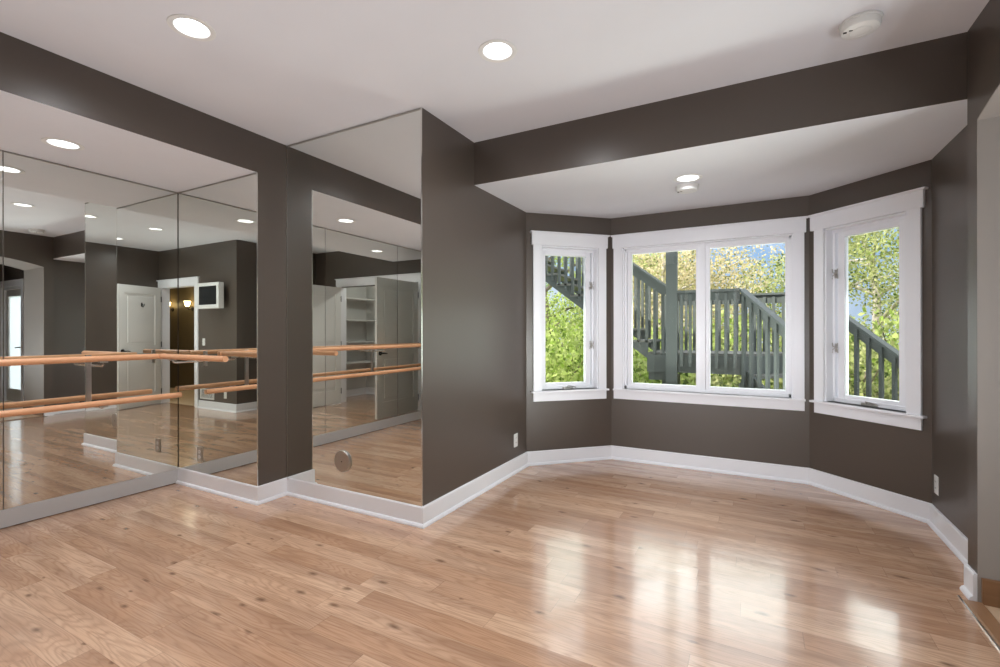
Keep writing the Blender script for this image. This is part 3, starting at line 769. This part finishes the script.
def leaf_cloud(blobs, n, size, rng, name, mat, parent):
    verts, faces = [], []
    tot = sum(r[1]*r[2]*r[3] for r in blobs)
    for (c, rx, ry, rz) in blobs:
        k = int(n*rx*ry*rz/tot)
        for _ in range(k):
            while True:
                p = Vector((rng.uniform(-1,1), rng.uniform(-1,1), rng.uniform(-1,1)))
                if .12 < p.length_squared < 1: break
            if rng.random() < .55: p = p.normalized()*rng.uniform(.72, 1.05)
            q = Vector((c[0]+p.x*rx, c[1]+p.y*ry, c[2]+p.z*rz))
            a = Vector((rng.gauss(0,1), rng.gauss(0,1), rng.gauss(0,1)*.6)).normalized()
            u = a.cross(Vector((rng.gauss(0,1), rng.gauss(0,1), rng.gauss(0,1)))).normalized()
            w = a.cross(u)*.58
            s = size*rng.uniform(.6, 1.35); i0 = len(verts)
            verts += [q-u*s*.5, q+w*s*.5-u*s*.05, q+u*s*.55, q-w*s*.5-u*s*.05]
            faces.append((i0, i0+1, i0+2, i0+3))
    me = bpy.data.meshes.new(name); me.from_pydata([tuple(v) for v in verts], [], faces); me.materials.append(mat)
    o = bpy.data.objects.new(name, me); COL.objects.link(o); o.parent = parent
    return o
def make_tree(seed, height, crown, nleaf, leaf, bark, label, size=.11, lean=0):
    rng = random.Random(seed)
    t = thing('tree', label, 'tree', (0, 0, 0), 'trees beyond the deck')
    pts = []; x = y = 0
    for i in range(8):
        f = i/7; pts.append((x+lean*f*height*.25, y, f*height*.86)); x += rng.uniform(-.12,.12); y += rng.uniform(-.12,.12)
    MB().tube(pts, [.13*(1-.78*i/7)*height/5 for i in range(8)], 10).obj('trunk', bark, t, smooth=True)
    blobs = []; b = MB()
    nb = 11
    for i in range(nb):
        f = .28+.66*i/(nb-1); ang = i*2.4+rng.uniform(-.4,.4)
        k = min(6, int(f/.86*7*.86)); base = Vector(pts[k])
        ln = crown*(1.05-abs(f-.5)*.9)*rng.uniform(.7,1.05)
        tip = base+Vector((math.cos(ang)*ln, math.sin(ang)*ln, ln*rng.uniform(.15,.6)))
        mid = base.lerp(tip,.5)+Vector((0,0,.1*ln))
        b.tube([base, mid, tip], [.045*height/5,.03*height/5,.012*height/5], 7)
        for fr in (.55, 1.0):
            c = base.lerp(tip, fr)
            rr = crown*rng.uniform(.30,.48)
            blobs.append((c, rr*1.1, rr*1.1, rr*rng.uniform(.6,.9)))
    blobs.append((Vector(pts[-1]), crown*.5, crown*.5, crown*.45))
    b.obj('branches', bark, t, smooth=True)
    leaf_cloud(blobs, nleaf, size, rng, 'foliage', leaf, t)
    return t
def make_bush(seed, w, h, nleaf, leaf, label, size=.09):
    rng = random.Random(seed)
    t = thing('shrub', label, 'shrub', (0, 0, 0), 'shrubs below the deck')
    b = MB(); blobs = []
    for i in range(8):
        ang = i*.8; r = w*.5*rng.uniform(.3,1)
        tip = Vector((math.cos(ang)*r, math.sin(ang)*r, h*rng.uniform(.55,.95)))
        b.tube([(0,0,-.2), tip*.5+Vector((0,0,.1)), tip], [.03,.02,.008], 6)
        blobs.append((tip*.9, w*.3, w*.3, h*.3)); blobs.append((Vector((tip.x*1.0, tip.y*1.0, h*.3)), w*.3, w*.3, h*.32))
    b.obj('stems', MT['bark'], t, smooth=True)
    leaf_cloud(blobs, nleaf, size, rng, 'foliage', leaf, t)
    return t
def place(o, x, y, rz=0, s=1, label=None):
    o.location = (x, y, gz(x, y)); o.rotation_euler = (0, 0, rz); o.scale = (s, s, s)
    if label: o['label'] = label
    return o
g1 = make_tree(3, 6.2, 1.9, 17000, MT['leaf_g'], MT['bark'], '', .085)
m1 = make_tree(5, 6.5, 2.1, 11000, MT['leaf_m'], MT['birch'], '', .09, .5)
y1 = make_tree(9, 5.4, 2.3, 16000, MT['leaf_y'], MT['birch'], '', .08)
TREES = [
 # (proto, x, y, rot, scale, label)
 ('g', -4.6, 11.2, .3, .90, 'fresh green tree framed by the left casement, under the stairs'),
 ('g', -7.0, 13.5, 1.7, .85, 'fresh green tree behind the left casement, further back'),
 ('g', -2.9, 13.8, 4.0, .8, 'fresh green tree behind the upper flight of stairs'),
 ('y', -2.0, 11.6, 2.2, .80, 'yellowing tree behind the tall deck post'),
 ('y', -.9, 13.4, .5, .80, 'yellow tan tree above the landing rail'),
 ('y', -3.6, 17.5, 5.0, 1.0, 'tall yellowing tree far behind the stairs'),
 ('m', 1.35, 11.7, 1.1, .76, 'green tree at the right of the double window'),
 ('m', 4.3, 9.8, 2.6, .86, 'pale trunked green tree framed by the right casement'),
 ('m', 6.2, 12.2, .2, 1.05, 'green tree behind the right casement, further back'),
 ('m', 2.9, 15.5, 3.9, .9, 'green tree far behind the landing'),
 ('g', 8.8, 13.2, 5.1, 1.05, 'fresh green tree at the right end of the woods'),
]
used = set()
for k, x, y, rz, s, lb in TREES:
    o = {'g': g1, 'm': m1, 'y': y1}[k]
    if k in used: o = copy_tree(o)
    used.add(k); place(o, x, y, rz, s, lb)
b1 = make_bush(21, 2.6, 1.7, 5200, MT['leaf_g'], '', .10)
b2 = make_bush(22, 2.6, 1.5, 5200, MT['leaf_m'], '', .09)
SHR = [('g', -3.6, 9.0, 0, 1.0, 'green shrub low in the left casement'), ('g', -5.6, 10.2, 1, 1.25, 'taller green shrub behind it at the left of the stairs'),
       ('g', -1.9, 9.4, 2, 1.0, 'green shrub beneath the upper flight of stairs'), ('m', -.3, 9.6, 1, .95, 'shrub seen below the landing fascia'),
       ('m', 1.4, 9.6, 2.5, 1.0, 'shrub behind the landing at the foot of the lower stairs'), ('m', 3.2, 8.4, .6, .95, 'shrub behind the lower stair rail'),
       ('m', 4.9, 8.9, 3.3, 1.1, 'shrub at the right edge of the right casement'), ('g', 2.4, 10.9, 4, 1.2, 'brighter shrub under the pale trunked tree'),
       ('g', -.9, 11.2, 4.4, 1.3, 'bright shrub between the two yellowing trees')]
used = set()
for k, x, y, rz, s, lb in SHR:
    o = {'g': b1, 'm': b2}[k]
    if k in used: o = copy_tree(o)
    used.add(k); place(o, x, y, rz, s, lb)

# ------------------------------------------------------------------ sky, sun, lights
w = bpy.data.worlds.new('World'); SC.world = w; w.use_nodes = True
nt = w.node_tree; nt.nodes.clear()
out = nt.nodes.new('ShaderNodeOutputWorld'); bg = nt.nodes.new('ShaderNodeBackground')
tc = nt.nodes.new('ShaderNodeTexCoord'); sp = nt.nodes.new('ShaderNodeSeparateXYZ'); nt.links.new(tc.outputs['Generated'], sp.inputs[0])
rp = nt.nodes.new('ShaderNodeValToRGB'); nt.links.new(sp.outputs[2], rp.inputs[0])
el = rp.color_ramp.elements
el[0].position = 0; el[0].color = (.62, .74, .92, 1)
el[1].position = 1; el[1].color = (2.2, 2.4, 2.8, 1)
for p, c in ((.15, (.40, .62, .98, 1)), (.26, (.9, 1.1, 1.45, 1)), (.33, (6.0, 6.0, 6.1, 1)), (.46, (5.0, 5.0, 5.2, 1)), (.60, (2.4, 2.5, 2.7, 1))):
    e = el.new(p); e.color = c
cl = nt.nodes.new('ShaderNodeTexNoise'); cl.inputs['Scale'].default_value = 3.5; cl.inputs['Detail'].default_value = 5; nt.links.new(tc.outputs['Generated'], cl.inputs['Vector'])
mr = nt.nodes.new('ShaderNodeMapRange'); nt.links.new(cl.outputs['Fac'], mr.inputs[0]); mr.inputs[1].default_value = .5; mr.inputs[2].default_value = .72
mx_ = nt.nodes.new('ShaderNodeMix'); mx_.data_type = 'RGBA'; nt.links.new(mr.outputs[0], mx_.inputs[0]); nt.links.new(rp.outputs[0], mx_.inputs[6]); mx_.inputs[7].default_value = (1.3, 1.3, 1.32, 1)
nt.links.new(mx_.outputs[2], bg.inputs[0]); bg.inputs[1].default_value = 1.0
nt.links.new(bg.outputs[0], out.inputs[0])
sd = bpy.data.lights.new('sun', 'SUN'); sd.energy = 8.0; sd.angle = R(.6); sd.color = (1, .95, .86)
so = bpy.data.objects.new('sun', sd); COL.objects.link(so)
so.rotation_euler = Vector((.45, .55, -.75)).to_track_quat('-Z', 'Y').to_euler()     # comes over the roof from behind the house

def area(name, loc, dirv, sx, sy, e, col=(1, .96, .92)):
    ld = bpy.data.lights.new(name, 'AREA'); ld.shape = 'RECTANGLE'; ld.size = sx; ld.size_y = sy; ld.energy = e; ld.color = col
    o = bpy.data.objects.new(name, ld); COL.objects.link(o); o.location = loc
    o.rotation_euler = Vector(dirv).to_track_quat('-Z', 'Y').to_euler(); return o
def fill_spot(loc, e, ang=150, dirv=(0, 0, 1), col=(.93, .96, 1)):  # unseen spots without fixtures, added to lift ceilings, walls and casings
    ld = bpy.data.lights.new('fill_spot', 'SPOT'); ld.energy = e; ld.spot_size = R(ang); ld.spot_blend = 1.0; ld.shadow_soft_size = 0; ld.color = col
    o = bpy.data.objects.new('fill_spot', ld); COL.objects.link(o); o.location = loc
    o.rotation_euler = Vector(dirv).to_track_quat('-Z', 'Y').to_euler()
fill_spot((-.5, .75, .2), 44); fill_spot((.45, 1.9, .2), 9); fill_spot((-1.9, .9, .2), 34); fill_spot((-2.85, .1, .2), 25); fill_spot((-.6, 2.2, .2), 9)
fill_spot((.35, .6, 1.05), 105, 62, (-.22, 1, .02)); fill_spot((-1.1, .9, 1.05), 150, 62, (.17, 1, .02))
fill_spot((-.4, 3.5, .5), 230, 70, (-.08, -1, .22), (.92, 1, .95))
pl = bpy.data.lights.new('closet_fill', 'POINT'); pl.energy = 16; pl.shadow_soft_size = 0  # no fixture here, added to brighten the closet shelves
po = bpy.data.objects.new('closet_fill', pl); COL.objects.link(po); po.location = (-2.7, -1.7, 2.3)
for P_, Q_, s_, wd, e_ in ((A, B, .449, .44, 3.0), (B, C, .84, 1.3, 7.5), (C, D, .423, .40, 2.4)):
    m_, _l = frame_matrix(P_, Q_)
    area('window_fill', m_ @ Vector((s_, .20, 1.15)), m_.to_3x3() @ Vector((0, -1, 0)), wd, .78, e_, (.90, 1, .95))  # unseen panels added outside the panes to strengthen daylight and its reflections
fill_spot((.8, 2.2, .9), 160, 62, (-1, .42, .12), (.92, 1, .95))
for q_ in ((3.4, 1.4, .5), (2.9, .9, .35), (3.2, 2.0, .7), (2.5, 1.6, .3), (3.8, 1.1, .8), (2.7, 1.2, .6)): fill_spot(q_, 34, 130, (-.80, .05, .52))
area('hall_fill', (1.6, -.9, 2.6), (0, 0, -1), .5, .5, 22, (1, .85, .62))  # fill added to brighten the hall, no ceiling fixture there
area('bay_ceiling_fill', (-.4, 5.75, .1), (0, -.62, .6), 3.4, .6, 170, (.97, 1, .93))  # unseen outdoor panel added to throw light up into the bay

# ------------------------------------------------------------------ camera
cd = bpy.data.cameras.new('camera'); cam = bpy.data.objects.new('camera', cd); COL.objects.link(cam)
cd.sensor_width = 36; cd.lens = 471.24/1000*36; cd.clip_start = .02; cd.clip_end = 200
cd.shift_y = -1.53/1000
cam.matrix_world = Matrix.Translation((0, 0, 1.26)) @ Matrix.Rotation(R(28.357), 4, 'Z') @ Matrix.Rotation(R(90), 4, 'X') @ Matrix.Rotation(-.00124, 4, 'Z')
SC.camera = cam
SC.view_settings.view_transform = 'Standard'; SC.view_settings.look = 'None'; SC.view_settings.gamma = 1; SC.view_settings.use_curve_mapping = False
SC.view_settings.exposure = 0.0
cy = SC.cycles
cy.max_bounces = 14; cy.diffuse_bounces = 6; cy.glossy_bounces = 9; cy.transmission_bounces = 6; cy.transparent_max_bounces = 12
cy.use_denoising = True
cy.sample_clamp_indirect = 6
